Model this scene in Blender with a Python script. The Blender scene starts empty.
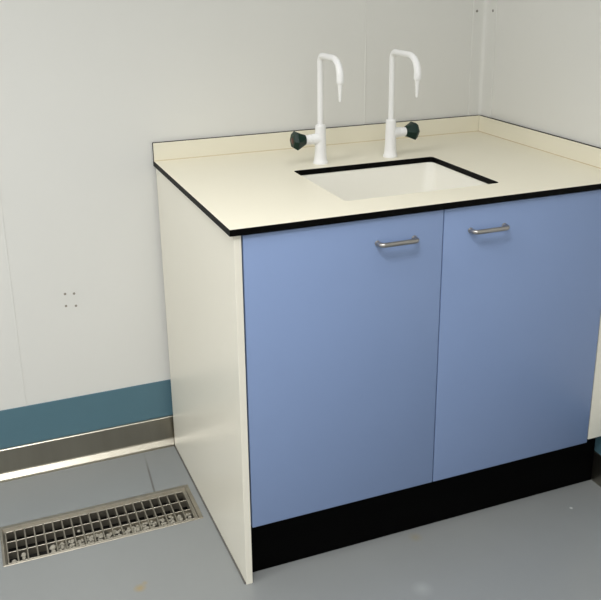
import bpy, bmesh, math, random
from mathutils import Vector, Matrix
random.seed(7)
S = bpy.context.scene
COL = S.collection
PI = math.pi

# ------------------------------------------------------------------ materials
def srgb(r, g, b):
    f = lambda c: (c/255/12.92) if c/255 <= .04045 else ((c/255+.055)/1.055)**2.4
    return (f(r), f(g), f(b), 1)

def mat(name, col, rough=.5, metal=0, var=.03, scale=6, bump=0, bscale=40, spec=.5, coat=0, stretch=(1, 1, 1)):
    m = bpy.data.materials.new(name); m.use_nodes = True
    nt = m.node_tree; n = nt.nodes; b = n['Principled BSDF']
    b.inputs['Roughness'].default_value = rough
    b.inputs['Metallic'].default_value = metal
    b.inputs['Specular IOR Level'].default_value = spec
    b.inputs['Coat Weight'].default_value = coat
    tc = n.new('ShaderNodeTexCoord'); mp = n.new('ShaderNodeMapping')
    mp.inputs['Scale'].default_value = stretch
    nt.links.new(tc.outputs['Object'], mp.inputs[0])
    nz = n.new('ShaderNodeTexNoise'); nz.inputs['Scale'].default_value = scale; nz.inputs['Detail'].default_value = 4
    nt.links.new(mp.outputs[0], nz.inputs['Vector'])
    mx = n.new('ShaderNodeMix'); mx.data_type = 'RGBA'
    mx.inputs['A'].default_value = tuple(c*(1-var) for c in col[:3])+(1,)
    mx.inputs['B'].default_value = tuple(min(1, c*(1+var)) for c in col[:3])+(1,)
    nt.links.new(nz.outputs['Fac'], mx.inputs['Factor'])
    nt.links.new(mx.outputs['Result'], b.inputs['Base Color'])
    if bump:
        n2 = n.new('ShaderNodeTexNoise'); n2.inputs['Scale'].default_value = bscale; n2.inputs['Detail'].default_value = 3
        nt.links.new(mp.outputs[0], n2.inputs['Vector'])
        bp = n.new('ShaderNodeBump'); bp.inputs['Strength'].default_value = bump; bp.inputs['Distance'].default_value = .002
        nt.links.new(n2.outputs['Fac'], bp.inputs['Height']); nt.links.new(bp.outputs[0], b.inputs['Normal'])
    return m

M = {}
M['wall'] = mat('white_wall_panel', srgb(222, 222, 218), .45, var=.012, scale=2)
M['seal'] = mat('white_sealant', srgb(232, 232, 230), .5)
M['trimw'] = mat('white_corner_trim', srgb(222, 222, 218), .4, var=.012)
M['screw'] = mat('dull_screw', srgb(145, 142, 136), .5, metal=.3)
M['plug'] = mat('dark_plug', srgb(146, 140, 130), .8)
M['teal'] = mat('teal_band', srgb(83, 117, 131), .4, var=.05, scale=9)
M['steel'] = mat('stainless_skirting', (.33, .31, .26, 1), .33, metal=1, var=.10, scale=5, stretch=(8, 8, .6), bump=.04, bscale=30)
M['steel_dull'] = mat('drain_steel', (.36, .33, .275, 1), .40, metal=.85, var=.3, scale=30, bump=.1, bscale=120)
M['tray'] = mat('dirty_tray_steel', srgb(44, 42, 38), .7, metal=.2, var=.4, scale=40)
M['gunk'] = mat('grey_debris', srgb(150, 146, 134), .85, var=.25, scale=90, bump=.4, bscale=300)
M['lam'] = mat('cream_laminate', srgb(233, 228, 209), .38, var=.012, scale=8)
M['core'] = mat('black_laminate_core', srgb(3, 3, 3), .5, spec=.08)
M['bead'] = mat('beige_sealant', srgb(205, 190, 160), .5)
M['panel'] = mat('cream_melamine', srgb(235, 231, 217), .33, var=.015, scale=5, bump=.03, bscale=220)
M['edge'] = mat('cream_edging', srgb(238, 233, 216), .4)
M['door'] = mat('blue_laminate', srgb(129, 150, 190), .42, var=.02, scale=5, bump=.02, bscale=260)
M['plinth'] = mat('black_plinth', srgb(3, 3, 3), .5, spec=.04)
M['seam'] = mat('dark_grey_sealant', srgb(92, 90, 86), .6)
M['gap'] = mat('gap_shade', srgb(40, 42, 48), .7)  # shade of the door gaps put into a dark colour
M['handle'] = mat('satin_steel_handle', (.40, .38, .36, 1), .34, metal=1, var=.06, scale=60)
M['white'] = mat('white_coated_tap', srgb(240, 240, 240), .3, var=.005, coat=.2)
M['green'] = mat('dark_green_plastic', srgb(0, 36, 27), .4, var=.05, spec=.25)
M['red'] = mat('dull_red_plastic', srgb(72, 36, 30), .45)
M['sink'] = mat('white_sink', srgb(238, 236, 226), .22, var=.01)
M['ceil'] = mat('white_ceiling', srgb(235, 235, 232), .7)

def floor_mat():
    m = mat('grey_floor', srgb(132, 135, 135), .32, var=.06, scale=3.5, bump=.05, bscale=90)
    nt = m.node_tree; n = nt.nodes; L = nt.links; b = n['Principled BSDF']
    src = b.inputs['Base Color'].links[0].from_socket
    tc = n.new('ShaderNodeTexCoord')
    nz = n.new('ShaderNodeTexNoise'); nz.inputs['Scale'].default_value = 30; nz.inputs['Detail'].default_value = 4
    L.new(tc.outputs['Object'], nz.inputs['Vector'])
    wob = n.new('ShaderNodeMix'); wob.data_type = 'VECTOR'; wob.inputs['Factor'].default_value = .008
    L.new(tc.outputs['Object'], wob.inputs['A']); L.new(nz.outputs['Color'], wob.inputs['B'])
    def spot(src, x, y, r, col, amt, soft=.5):
        d = n.new('ShaderNodeVectorMath'); d.operation = 'DISTANCE'
        L.new(wob.outputs['Result'], d.inputs[0]); d.inputs[1].default_value = (x*.992+.004, y*.992+.004, .004)
        mr = n.new('ShaderNodeMapRange'); mr.inputs['From Min'].default_value = r*soft; mr.inputs['From Max'].default_value = r
        mr.inputs['To Min'].default_value = amt; mr.inputs['To Max'].default_value = 0
        L.new(d.outputs['Value'], mr.inputs['Value'])
        mx = n.new('ShaderNodeMix'); mx.data_type = 'RGBA'; mx.inputs['B'].default_value = col
        L.new(mr.outputs[0], mx.inputs['Factor']); L.new(src, mx.inputs['A'])
        return mx.outputs['Result']
    src = spot(src, -.230, -.625, .017, srgb(150, 128, 78), .75, .1)
    src = spot(src, -.215, -.612, .009, srgb(150, 128, 78), .5, .1)
    src = spot(src, .474, -.711, .022, srgb(140, 128, 90), .4, .1)
    src = spot(src, .928, -.765, .006, srgb(215, 215, 215), .8, .3)
    src = spot(src, .395, -.888, .03, srgb(175, 178, 178), .3, .1)
    src = spot(src, -.09, -.16, .05, srgb(130, 134, 136), .3, .1)
    # worn joint line between the skirting and the drain
    sx = n.new('ShaderNodeSeparateXYZ'); L.new(tc.outputs['Object'], sx.inputs[0])
    ma = n.new('ShaderNodeMath'); ma.operation = 'MULTIPLY_ADD'; ma.inputs[1].default_value = -.07; L.new(sx.outputs['Y'], ma.inputs[0])
    L.new(sx.outputs['X'], ma.inputs[2])
    ab = n.new('ShaderNodeMath'); ab.operation = 'ADD'; ab.inputs[1].default_value = .0923; L.new(ma.outputs[0], ab.inputs[0])
    a2 = n.new('ShaderNodeMath'); a2.operation = 'ABSOLUTE'; L.new(ab.outputs[0], a2.inputs[0])
    mr = n.new('ShaderNodeMapRange'); mr.inputs['From Min'].default_value = .0012; mr.inputs['From Max'].default_value = .004
    mr.inputs['To Min'].default_value = 1; mr.inputs['To Max'].default_value = 0; L.new(a2.outputs[0], mr.inputs['Value'])
    g1 = n.new('ShaderNodeMapRange'); g1.inputs['From Min'].default_value = -.06; g1.inputs['From Max'].default_value = -.14   # fades near the wall
    g1.inputs['To Min'].default_value = .12; g1.inputs['To Max'].default_value = .75; L.new(sx.outputs['Y'], g1.inputs['Value'])
    g2 = n.new('ShaderNodeMath'); g2.operation = 'GREATER_THAN'; g2.inputs[1].default_value = -.255; L.new(sx.outputs['Y'], g2.inputs[0])
    p1 = n.new('ShaderNodeMath'); p1.operation = 'MULTIPLY'; L.new(mr.outputs[0], p1.inputs[0]); L.new(g1.outputs[0], p1.inputs[1])
    p2 = n.new('ShaderNodeMath'); p2.operation = 'MULTIPLY'; L.new(p1.outputs[0], p2.inputs[0]); L.new(g2.outputs[0], p2.inputs[1])
    mx = n.new('ShaderNodeMix'); mx.data_type = 'RGBA'; mx.inputs['B'].default_value = srgb(86, 82, 78)
    L.new(p2.outputs[0], mx.inputs['Factor']); L.new(src, mx.inputs['A'])
    L.new(mx.outputs['Result'], b.inputs['Base Color'])
    return m
M['floor'] = floor_mat()

# ------------------------------------------------------------------ mesh helpers
def box(bm, x0, x1, y0, y1, z0, z1, bev=0, seg=2, mi=0):
    ret = bmesh.ops.create_cube(bm, size=1)
    vs = ret['verts']
    for v in vs:
        v.co = Vector((x0 if v.co.x < 0 else x1, y0 if v.co.y < 0 else y1, z0 if v.co.z < 0 else z1))
    fs = {f for v in vs for f in v.link_faces}
    for f in fs: f.material_index = mi
    if bev:
        es = {e for v in vs for e in v.link_edges}
        r = bmesh.ops.bevel(bm, geom=list(es), offset=bev, segments=seg, profile=.5, affect='EDGES')
        for f in r['faces']: f.material_index = mi
    return vs

def sweep(bm, pts, rad, n=16, cap=True, flat=None):
    """tube along pts with a radius per point; flat=(a,b) scales the section"""
    pts = [Vector(p) for p in pts]; rad = rad if isinstance(rad, (list, tuple)) else [rad]*len(pts)
    t0 = (pts[1]-pts[0]).normalized()
    ref = Vector((1, 0, 0)) if abs(t0.x) < .8 else Vector((0, 0, 1))
    u = t0.cross(ref).normalized(); rings = []
    for i, p in enumerate(pts):
        t = (pts[min(i+1, len(pts)-1)]-pts[max(i-1, 0)]).normalized()
        u = (u-t*u.dot(t)).normalized(); w = t.cross(u)
        a, b = flat or (1, 1)
        rings.append([bm.verts.new(p+rad[i]*(a*math.cos(2*PI*k/n)*u+b*math.sin(2*PI*k/n)*w)) for k in range(n)])
    for A, B in zip(rings, rings[1:]):
        for k in range(n): bm.faces.new((A[k], A[(k+1) % n], B[(k+1) % n], B[k]))
    if cap:
        bm.faces.new(rings[0][::-1]); bm.faces.new(rings[-1])

def lathe(bm, prof, origin, axis=(0, 0, 1), n=32, power=None):
    """prof: (distance along axis, radius)"""
    ax = Vector(axis).normalized(); o = Vector(origin)
    ref = Vector((0, 0, 1)) if abs(ax.z) < .8 else Vector((1, 0, 0))
    u = ax.cross(ref).normalized(); w = ax.cross(u); rings = []
    for h, r in prof:
        rings.append([bm.verts.new(o+ax*h+r*(math.cos(2*PI*k/n)*u+math.sin(2*PI*k/n)*w)*(power(k/n, h) if power else 1)) for k in range(n)])
    for A, B in zip(rings, rings[1:]):
        for k in range(n): bm.faces.new((A[k], A[(k+1) % n], B[(k+1) % n], B[k]))
    bm.faces.new(rings[0][::-1]); bm.faces.new(rings[-1])

def obj(name, bm, mats, parent=None, smooth=None, origin=None):
    bmesh.ops.recalc_face_normals(bm, faces=bm.faces)
    me = bpy.data.meshes.new(name); bm.to_mesh(me); bm.free()
    if not isinstance(mats, (list, tuple)): mats = [mats]
    for m in mats: me.materials.append(m)
    o = bpy.data.objects.new(name, me); COL.objects.link(o)
    if parent: o.parent = parent; o.matrix_parent_inverse = Matrix.Translation(-Vector(parent_loc(parent)))
    if smooth is not None:
        for p in me.polygons: p.use_smooth = True
        me.set_sharp_from_angle(angle=math.radians(smooth))
    return o

def parent_loc(p):
    return p.location.copy() if p.parent is None else Vector((0, 0, 0))    # parts sit at the world origin

def tag(o, label=None, cat=None, group=None, kind=None):
    if label: o['label'] = label
    if cat: o['category'] = cat
    if group: o['group'] = group
    if kind: o['kind'] = kind
    return o

def empty(name, loc):
    o = bpy.data.objects.new(name, None); o.location = loc; o.empty_display_size = .05; COL.objects.link(o); return o

def struct(name, bm, mats, parent=None, smooth=None):
    o = obj(name, bm, mats, parent, smooth)
    if not parent: o['kind'] = 'structure'
    return o

def prism_x(bm, prof, x0, x1):
    """closed (y, z) profile extruded along x"""
    A = [bm.verts.new((x0, y, z)) for y, z in prof]; B = [bm.verts.new((x1, y, z)) for y, z in prof]
    n = len(prof)
    for k in range(n): bm.faces.new((A[k], A[(k+1) % n], B[(k+1) % n], B[k]))
    bm.faces.new(A[::-1]); bm.faces.new(B)

# ------------------------------------------------------------------ dimensions (metres)
W, D, H, T = 1.075, .7205, .90, .0145
XL, YF, ZC = -2.6, -4.4, 2.62
DX0, DX1, DY0, DY1 = -.530, -.0135, -.4195, -.2495       # drain outer frame

# ------------------------------------------------------------------ the room
bm = bmesh.new()
xs = [XL, DX0, DX1, W]; ys = [YF, DY0, DY1, 0]
gv = [[bm.verts.new((x, y, 0)) for y in ys] for x in xs]
gb = [[bm.verts.new((x, y, -.15)) for y in ys] for x in xs]
for i in range(3):
    for j in range(3):
        if i == 1 and j == 1: continue
        bm.faces.new((gv[i][j], gv[i+1][j], gv[i+1][j+1], gv[i][j+1]))
        bm.faces.new((gb[i][j], gb[i][j+1], gb[i+1][j+1], gb[i+1][j]))
hole = [(1, 1), (2, 1), (2, 2), (1, 2)]
for (a, b), (c, d) in zip(hole, hole[1:]+hole[:1]):
    bm.faces.new((gv[a][b], gv[c][d], gb[c][d], gb[a][b]))
struct('floor', bm, M['floor'])

def wall(name, *b):
    bm = bmesh.new(); box(bm, *b); return struct(name, bm, M['wall'])
wb = wall('wall_back', XL, W, 0, .08, -.15, ZC)
wr = wall('wall_right', W, W+.08, YF, .08, -.15, ZC)
wall('wall_left', XL-.08, XL, YF, .08, -.15, ZC)
wall('wall_front', XL-.08, W+.08, YF-.08, YF, -.15, ZC)
bm = bmesh.new(); box(bm, XL-.08, W+.08, YF-.08, .08, ZC, ZC+.08); struct('ceiling', bm, M['ceil'])

# panel joints of the back wall: fine raised sealant lines
for x in (.661, -.417, -1.495):
    bm = bmesh.new(); box(bm, x-.0022, x+.0022, -.0012, .001, .20, ZC, .0005, 1)
    obj('panel_joint', bm, M['wall'], wb)
# four old fixing holes with dark plugs
for x, z in ((-.2759, .5403), (-.2510, .5378), (-.2765, .5037), (-.2490, .5000)):
    bm = bmesh.new(); lathe(bm, [(0, .0036), (.0012, .0034), (.0014, .002)], (x, .0002, z), (0, -1, 0), 12)
    obj('screw_hole', bm, M['plug'], wb, 40)

# white angle covering the corner joint
bm = bmesh.new()
w_ = .046; t_ = .0025; r_ = .012
prof = [(W-w_, 0), (W-w_, -t_*.6), (W-w_+.001, -t_)]
prof += [(W-t_-r_+r_*math.sin(a), -t_-r_+r_*math.cos(a)) for a in [k*PI/2/6 for k in range(7)]]
prof += [(W-t_, -.061), (W-t_*.6, -.062), (W, -.062), (W, 0)]
A = [bm.verts.new((x, y, .22)) for x, y in prof]; B = [bm.verts.new((x, y, ZC)) for x, y in prof]
for k in range(len(prof)):
    q = (k+1) % len(prof); bm.faces.new((A[k], A[q], B[q], B[k]))
bm.faces.new(A[::-1]); bm.faces.new(B)
tr = struct('trim_1', bm, M['trimw'], None, 40)
for z in (1.277, 1.75, 2.25):
    bm = bmesh.new(); lathe(bm, [(0, .0042), (.0012, .0038), (.0018, .002)], (W-.0335, -t_, z), (0, -1, 0), 14); obj('screw', bm, M['screw'], tr, 40)
    bm = bmesh.new(); lathe(bm, [(0, .0042), (.0012, .0038), (.0018, .002)], (W-t_, -.043, z+.002), (-1, 0, 0), 14); obj('screw', bm, M['screw'], tr, 40)

# teal bands round the foot of the walls
bm = bmesh.new(); box(bm, XL, W, -.003, 0, .088, .2150, .0006, 1); struct('trim_2', bm, M['teal'])
bm = bmesh.new(); box(bm, W-.003, W, YF, -.003, .088, .2150, .0006, 1); struct('trim_3', bm, M['teal'])

# stainless skirting with a splayed foot
sk = [(-.0, .0), (-.0, .0938), (-.0095, .0938), (-.0115, .0915), (-.0115, .021), (-.0130, .0175), (-.0265, .0045), (-.0300, .0030), (-.0310, 0)]
bm = bmesh.new(); prism_x(bm, sk, XL, W)
struct('baseboard_back', bm, M['steel'])
bm = bmesh.new(); prism_x(bm, [(0, 0), (0, .0938), (-.005, .0938), (-.006, .0928), (-.006, 0)], YF, -.0315)
for v in bm.verts: v.co = Vector((W+v.co.y, v.co.x, v.co.z))
struct('baseboard_right', bm, M['steel'])

# ------------------------------------------------------------------ floor drain
dr = tag(empty('floor_drain', ((DX0+DX1)/2, (DY0+DY1)/2, 0)), 'rectangular stainless steel floor drain with barred grating, set in the grey floor', 'drain')
ox0, ox1, oy0, oy1 = DX0+.0105, DX1-.0165, DY0+.0095, DY1-.021      # opening
bm = bmesh.new()
zt = .0018
def ring(z, x0, x1, y0, y1): return [bm.verts.new(p) for p in ((x0, y0, z), (x1, y0, z), (x1, y1, z), (x0, y1, z))]
R_ = [ring(-.03, DX0, DX1, DY0, DY1), ring(.0008, DX0, DX1, DY0, DY1), ring(zt, DX0+.001, DX1-.001, DY0+.001, DY1-.001),
      ring(zt, ox0-.004, ox1+.006, oy0-.004, oy1+.010), ring(-.003, ox0-.002, ox1+.004, oy0-.002, oy1+.008), ring(-.004, ox0, ox1, oy0, oy1), ring(-.03, ox0, ox1, oy0, oy1)]
R_.append(R_[0])
for A, B in zip(R_, R_[1:]):
    for k in range(4): bm.faces.new((A[k], A[(k+1) % 4], B[(k+1) % 4], B[k]))
obj('frame', bm, M['steel_dull'], dr)
# channel below
bm = bmesh.new()
prof = [(oy0, -.030), (oy0+.006, -.062), (-.372, -.085), (-.305, -.085), (oy1-.006, -.062), (oy1, -.030)]
A = [bm.verts.new((ox0, y, z)) for y, z in prof]; B = [bm.verts.new((ox1, y, z)) for y, z in prof]
for k in range(len(prof)-1): bm.faces.new((A[k], A[k+1], B[k+1], B[k]))
bm.faces.new(A); bm.faces.new(B[::-1])
r = bmesh.ops.solidify(bm, geom=list(bm.faces), thickness=-.002)
obj('channel', bm, M['tray'], dr)
# grating: 20 by 3 openings
bm = bmesh.new(); gz0, gz1 = -.024, -.0015; nx = 20
px = (ox1-ox0-.006)/nx
for k in range(nx+1):
    x = ox0+.003+k*px
    box(bm, x-.0020, x+.0020, oy0+.001, oy1-.001, gz0, gz1, .0006, 1)
for k in range(4):
    y = oy0+.003+k*(oy1-oy0-.006)/3
    box(bm, ox0+.001, ox1-.001, y-.0016, y+.0016, gz0+.001, gz1-.0004, .0006, 1)
obj('grating', bm, M['steel_dull'], dr)
# debris caught under the grating
bm = bmesh.new(); py = (oy1-oy0-.006)/3
def lump(x, y, z, r, sq=.5):
    ret = bmesh.ops.create_icosphere(bm, subdivisions=2, radius=r)
    for v in ret['verts']:
        v.co *= random.uniform(.8, 1.2); v.co.z *= sq; v.co += Vector((x, y, z))
for k in range(5, nx):
    for q in range(22):
        lump(ox0+.003+(k+random.uniform(.18, .82))*px, oy0+.003+random.uniform(.12, .95)*py, -.0085-random.random()*.007, random.uniform(.0030, .0055))
for k, fy, r, z in ((0, .3, .006, -.010), (1, .55, .0075, -.007), (1, .35, .005, -.009), (4, .55, .0085, -.005), (4, .25, .006, -.008), (5, .5, .005, -.01), (7, 1.62, .0045, -.008), (3, .2, .004, -.012)):
    lump(ox0+.003+(k+.55)*px, oy0+.003+fy*py, z, r, .8)
o = obj('debris', bm, M['gunk'], dr, 60); o['kind'] = 'stuff'; o['label'] = 'pale grey debris caught in the front row of openings'

# ------------------------------------------------------------------ base cabinet
PX0, PX1 = .0105, .0268
YD = -.714                       # front plane of doors and end panel
KZ = .1568                       # underside of the doors
DT = H-T-.003
cab = tag(empty('base_cabinet', (.54, -.36, 0)), 'white sink base cabinet with two blue doors and black plinth, standing in the corner', 'cabinet')
bm = bmesh.new()
vs = box(bm, PX0, PX1, YD, -.0125, 0, H-T-.0004, .0008, 1)
for v in bm.verts:
    if v.co.y > -.1 and v.co.x < (PX0+PX1)/2: v.co.x -= .0065       # stands very slightly out of square
    if v.co.z < .02 and v.co.y > -.1: v.co.y -= .0195      # scribed round the skirting foot
obj('side_panel', bm, M['panel'], cab)
bm = bmesh.new(); box(bm, PX0-.0035, PX0+.001, YD+.004, -.034, 0, .004); 
for v in bm.verts:
    if v.co.y > -.1: v.co.x -= .0062
o = obj('floor_seal', bm, M['seam'], cab)
bm = bmesh.new(); box(bm, 1.010, 1.030, YD+.03, -.035, KZ+.012, H-T-.0004, .0008, 1); obj('side_panel', bm, M['panel'], cab)
bm = bmesh.new(); box(bm, 1.0095, W-.0005, YD+.001, YD+.019, KZ+.008, H-T-.0004, .0008, 1); o = obj('filler_panel', bm, M['panel'], cab)
bm = bmesh.new(); box(bm, PX1, 1.010, YD+.030, -.02, KZ+.012, KZ+.030); obj('bottom_panel', bm, M['gap'], cab)
bm = bmesh.new(); box(bm, PX1, 1.010, YD+.0215, YD+.030, KZ+.012, DT-.002); obj('gap_backing', bm, M['gap'], cab)  # dark sheet behind both doors, standing in for shade in the gaps
bm = bmesh.new(); box(bm, PX1+.0002, W-.0065, -.678, -.661, 0, KZ+.012, .0008, 1); obj('plinth', bm, M['plinth'], cab)

def door(x0, x1, hx):
    bm = bmesh.new(); box(bm, x0, x1, YD, YD+.019, KZ, DT, .0011, 2)
    d = obj('door', bm, M['door'], cab, 40)
    hz = .8240; hw = .094; out = .021; r = .0056; rb = .010
    x0_, x1_ = hx-hw/2, hx+hw/2
    pts = [(x0_, YD+.001, hz), (x0_, YD-out+rb, hz)]
    pts += [(x0_+rb-rb*math.cos(a), YD-out+rb-rb*math.sin(a), hz) for a in [k*PI/2/7 for k in range(1, 8)]]
    pts += [(x1_-rb+rb*math.sin(a), YD-out+rb-rb*math.cos(a), hz) for a in [k*PI/2/7 for k in range(0, 8)]]
    pts += [(x1_, YD+.001, hz)]
    bm = bmesh.new(); sweep(bm, pts, r, 14)
    for x in (x0_, x1_): lathe(bm, [(0, .0066), (.0022, .0066), (.003, .0056)], (x, YD, hz), (0, -1, 0), 18)
    h = obj('handle', bm, M['handle'], d, 50); h['label'] = 'satin steel bow handle'
door(.0308, .5163, .394)
door(.5192, 1.0060, .638)

# ------------------------------------------------------------------ worktop with cut-out
SX0, SX1, SY0, SY1, SR = .3150, .7370, -.6110, -.2795, .010
wt = bmesh.new(); bm = wt
def rrect(x0, x1, y0, y1, r, n=6):
    P = []
    for cx, cy, a0 in ((x1-r, y1-r, 0), (x0+r, y1-r, PI/2), (x0+r, y0+r, PI), (x1-r, y0+r, 1.5*PI)):
        P += [(cx+r*math.cos(a0+k*PI/2/n), cy+r*math.sin(a0+k*PI/2/n)) for k in range(n+1)]
    return P
def loop(P, z): return [bm.verts.new((x, y, z)) for x, y in P]
def rect(e): return [(0+e, -D+e), (W-.0005, -D+e), (W-.0005, -.0005), (0+e, -.0005)]
c = .0009
inn = rrect(SX0, SX1, SY0, SY1, SR); inc = rrect(SX0-c, SX1+c, SY0-c, SY1+c, SR+c)
Ot, Oc, Ob = loop(rect(c), H), loop(rect(0), H-c), loop(rect(0), H-T)
It, Ic, Ib = loop(inc, H), loop(inn, H-c), loop(inn, H-T)
def fill(O, I, mi):
    es = []
    for Lp in (O, I):
        for k in range(len(Lp)):
            a, b = Lp[k], Lp[(k+1) % len(Lp)]
            es.append(bm.edges.get((a, b)) or bm.edges.new((a, b)))
    r = bmesh.ops.triangle_fill(bm, edges=es, use_beauty=True)
    for g in r['geom']:
        if isinstance(g, bmesh.types.BMFace): g.material_index = mi
fill(Ot, It, 0); fill(Ob, Ib, 1)
for A, B in ((Ot, Oc), (Oc, Ob), (It, Ic), (Ic, Ib)):
    n = len(A)
    for k in range(n):
        f = bm.faces.new((A[k], A[(k+1) % n], B[(k+1) % n], B[k])); f.material_index = 1
wk = obj('worktop', bm, [M['lam'], M['core']])
tag(wk, 'cream laminate worktop with black edge and sink cut-out, lying on the blue-doored cabinet', 'worktop')
UT, UH = .0095, .0521
bm = bmesh.new(); box(bm, 0.0005, W-.0005, -UT, -.0005, H, H+UH, .0007, 1, 1)
for f in bm.faces:
    f.normal_update()
    if f.normal.y < -.9: f.material_index = 0
u1 = obj('upstand', bm, [M['lam'], M['core']], wk)
bm = bmesh.new(); box(bm, W-UT, W-.0005, -D, -UT-.0002, H, H+UH, .0007, 1, 1)
for f in bm.faces:
    f.normal_update()
    if f.normal.x < -.9: f.material_index = 0
u2 = obj('upstand', bm, [M['lam'], M['core']], wk)
bm = bmesh.new()
prism_x(bm, [(-UT, H), (-UT, H+.002), (-UT-.002, H)], 0.001, W-UT)
A = [bm.verts.new((W-UT+dx, -D+.001, H+dz)) for dx, dz in ((0, 0), (0, .002), (-.002, 0))]
B = [bm.verts.new((W-UT+dx, -UT-.002, H+dz)) for dx, dz in ((0, 0), (0, .002), (-.002, 0))]
for k in range(3): bm.faces.new((A[k], A[(k+1) % 3], B[(k+1) % 3], B[k]))
obj('sealant_bead', bm, M['bead'], wk)

# ------------------------------------------------------------------ sink bowl under the worktop
sk_ = tag(empty('sink', ((SX0+SX1)/2, (SY0+SY1)/2, H-T)), 'white rectangular undermount sink bowl below the worktop cut-out', 'sink')
bm = bmesh.new()
zr = H-T-.0006; e = .0015
def L2(e, z, r): return [bm.verts.new((x, y, z)) for x, y in rrect(SX0-e, SX1+e, SY0-e, SY1+e, r)]
loops = [L2(.03, zr-.006, .03), L2(.03, zr, .03), L2(e, zr, .03), L2(e-.001, zr-.003, .03), L2(-.006, zr-.115, .04), L2(-.014, zr-.140, .04), L2(-.03, zr-.15, .04)]
# sloping bottom towards the waste
cx, cy = (SX0+SX1)/2, (SY0+SY1)/2; n = len(loops[0])
wa = []
for v in loops[-1]:
    d = Vector((v.co.x-cx, v.co.y-cy, 0)).normalized(); wa.append(bm.verts.new((cx+.032*d.x, cy+.032*d.y, zr-.158)))
loops.append(wa)
outer = [L2(.004, zr-.16, .02), L2(.012, zr-.006, .02)]
for A, B in zip(loops, loops[1:]):
    for k in range(n): bm.faces.new((A[k], A[(k+1) % n], B[(k+1) % n], B[k]))
A, B = outer
for k in range(n):
    bm.faces.new((A[k], A[(k+1) % n], B[(k+1) % n], B[k])); bm.faces.new((B[k], B[(k+1) % n], loops[0][(k+1) % n], loops[0][k]))
    bm.faces.new((wa[k], wa[(k+1) % n], A[(k+1) % n], A[k]))
obj('bowl', bm, M['sink'], sk_, 50)
bm = bmesh.new(); lathe(bm, [(-.05, .02), (-.05, .024), (0, .031), (.0035, .031), (.0035, .024), (-.002, .020), (-.004, .004)], (cx, cy, zr-.158), (0, 0, 1), 32)
obj('waste', bm, M['handle'], sk_, 40)

# ------------------------------------------------------------------ laboratory taps
def tap(x, y, ylen, side, label, red):
    t = tag(empty('lab_tap', (x, y, H)), label, 'tap', 'swan neck taps behind the sink')
    bm = bmesh.new()
    lathe(bm, [(0, .0202), (.003, .0206), (.006, .0198), (.010, .0180), (.022, .0166), (.034, .0160), (.085, .0148), (.101, .0144), (.1045, .0140), (.1065, .0125), (.1075, .008)], (x, y, H), (0, 0, 1), 36)
    obj('body', bm, M['white'], t, 35)
    # swan neck
    zt = H+.2925; r1 = .018; r2 = .046; ye = y-ylen
    pts = [(x, y, H+.100), (x, y, H+.16), (x, y, zt-r1)]; rad = [.0080]*3
    for k in range(1, 8):
        a = k*PI/2/7; pts.append((x, y-r1+r1*math.cos(a), zt-r1+r1*math.sin(a))); rad.append(.0080)
    for k in range(0, 11):
        a = k*PI/2/10; pts.append((x, ye+r2-r2*math.sin(a), zt-r2+r2*math.cos(a))); rad.append(.0080+.0018*k/10)
    pts += [(x, ye, H+.236), (x, ye, H+.233)]; rad += [.0100, .0090]
    bm = bmesh.new(); sweep(bm, pts, rad, 20); obj('swan_neck', bm, M['white'], t, 45)
    bm = bmesh.new()
    prof = [(0, .0080), (.004, .0074), (.006, .0062)]
    for k in range(4): prof += [(.010+.008*k, .0062-.0005*k), (.012+.008*k, .0055-.0005*k)]
    prof += [(.044, .0038), (.0480, .0030)]
    lathe(bm, prof, (x, ye, H+.235), (0, 0, -1), 20); obj('nozzle', bm, M['white'], t, 30)
    # valve arm with hexagonal knob
    bm = bmesh.new(); s = side; z = H+.0685
    lathe(bm, [(0, .0150), (.019, .0150), (.021, .0140), (.025, .0140), (.026, .0128), (.029, .0128), (.030, .0136), (.034, .0136), (.035, .0126), (.038, .0126), (.039, .0130), (.047, .0124)], (x, y, z), (s, 0, 0), 28)
    obj('valve_arm', bm, M['white'], t, 30)
    def hexa(f, h):
        a = ((f*6+.0) % 1-.5)*PI/3; lob = math.cos(PI/6)/math.cos(a)
        w = min(1, max(0, (h-.002)/.012)); return 1+(lob*1.04-1)*w
    bm = bmesh.new()
    lathe(bm, [(0, .0135), (.002, .0148), (.012, .0195), (.025, .0262), (.0265, .0266), (.028, .0258), (.036, .0195), (.0372, .0180)], (x+s*.0455, y, z), (s, 0, 0), 48, hexa)
    kn = obj('knob', bm, M['green'], t, 22); kn['label'] = 'dark green hexagonal knob'
    if red:
        bm = bmesh.new(); lathe(bm, [(0, .0085), (.0008, .0085), (.0014, .0075)], (x+s*.0825, y, z), (s, 0, 0), 28)
        obj('index_disc', bm, M['red'], kn, 40)['label'] = 'dull red disc on the end of the knob'
tap(.4175, -.2240, .129, -1, 'white swan neck lab tap with green knob pointing left, left end of sink back', True)
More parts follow.
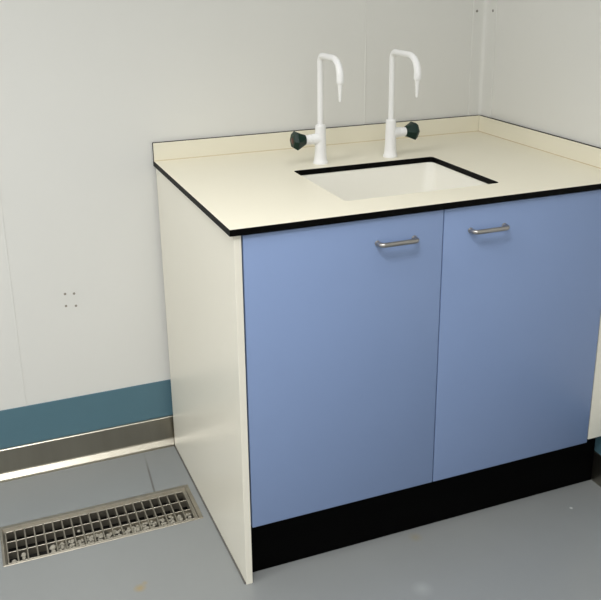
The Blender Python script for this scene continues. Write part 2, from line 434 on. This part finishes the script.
tap(.6300, -.2295, .142, 1, 'white swan neck lab tap with green knob pointing right, nearer the room corner', False)

# ------------------------------------------------------------------ light
def area(name, loc, sx, sy, power, col=(1, 1, 1), rot=(0, 0, 0), spread=PI):
    l = bpy.data.lights.new(name, 'AREA'); l.shape = 'RECTANGLE'; l.size = sx; l.size_y = sy; l.energy = power; l.color = col; l.spread = spread
    o = bpy.data.objects.new(name, l); o.location = loc; o.rotation_euler = rot; COL.objects.link(o); return o
LC = (1, .992, .985)
area('unseen_ceiling_lamp', (-.5, -1.8, ZC-.02), .45, .45, 21, LC, spread=1.95)      # main lamp, set from handle shadows; spread narrowed to darken the upper wall
for x, y, p in ((-2.0, -1.2, 28), (-2.1, -3.8, 17), (-1.1, -1.1, 7), (-.4, -3.7, 20), (.3, -1.3, 5)):  # added unseen lamps, positions and powers fitted to surface brightness
    area('unseen_ceiling_lamp', (x, y, ZC-.02), .6, .6, p, LC)
w = bpy.data.worlds.new('room_air'); S.world = w; w.use_nodes = True
w.node_tree.nodes['Background'].inputs[0].default_value = (.9, .95, 1, 1); w.node_tree.nodes['Background'].inputs[1].default_value = .03

# ------------------------------------------------------------------ camera
cd = bpy.data.cameras.new('camera'); cam = bpy.data.objects.new('camera', cd); COL.objects.link(cam)
R = Vector((0.92780921, -0.37290593, -0.01054638)); U = Vector((0.12558729, 0.28559774, 0.95008514)); F = Vector((0.35128036, 0.88282223, -0.31181246))
m = Matrix(((R.x, U.x, -F.x, -.4915), (R.y, U.y, -F.y, -2.3565), (R.z, U.z, -F.z, 1.4279), (0, 0, 0, 1)))
cam.matrix_world = m
cd.sensor_fit = 'HORIZONTAL'; cd.sensor_width = 36; cd.lens = 858.0962/601*36
cd.shift_x = -(301.0789-300.5)/601; cd.shift_y = -(300-243.4783)/601
cd.clip_start = .05
S.camera = cam
vs_ = S.view_settings; vs_.view_transform = 'Standard'; vs_.look = 'None'; vs_.gamma = 1; vs_.use_curve_mapping = False
vs_.exposure = -.07
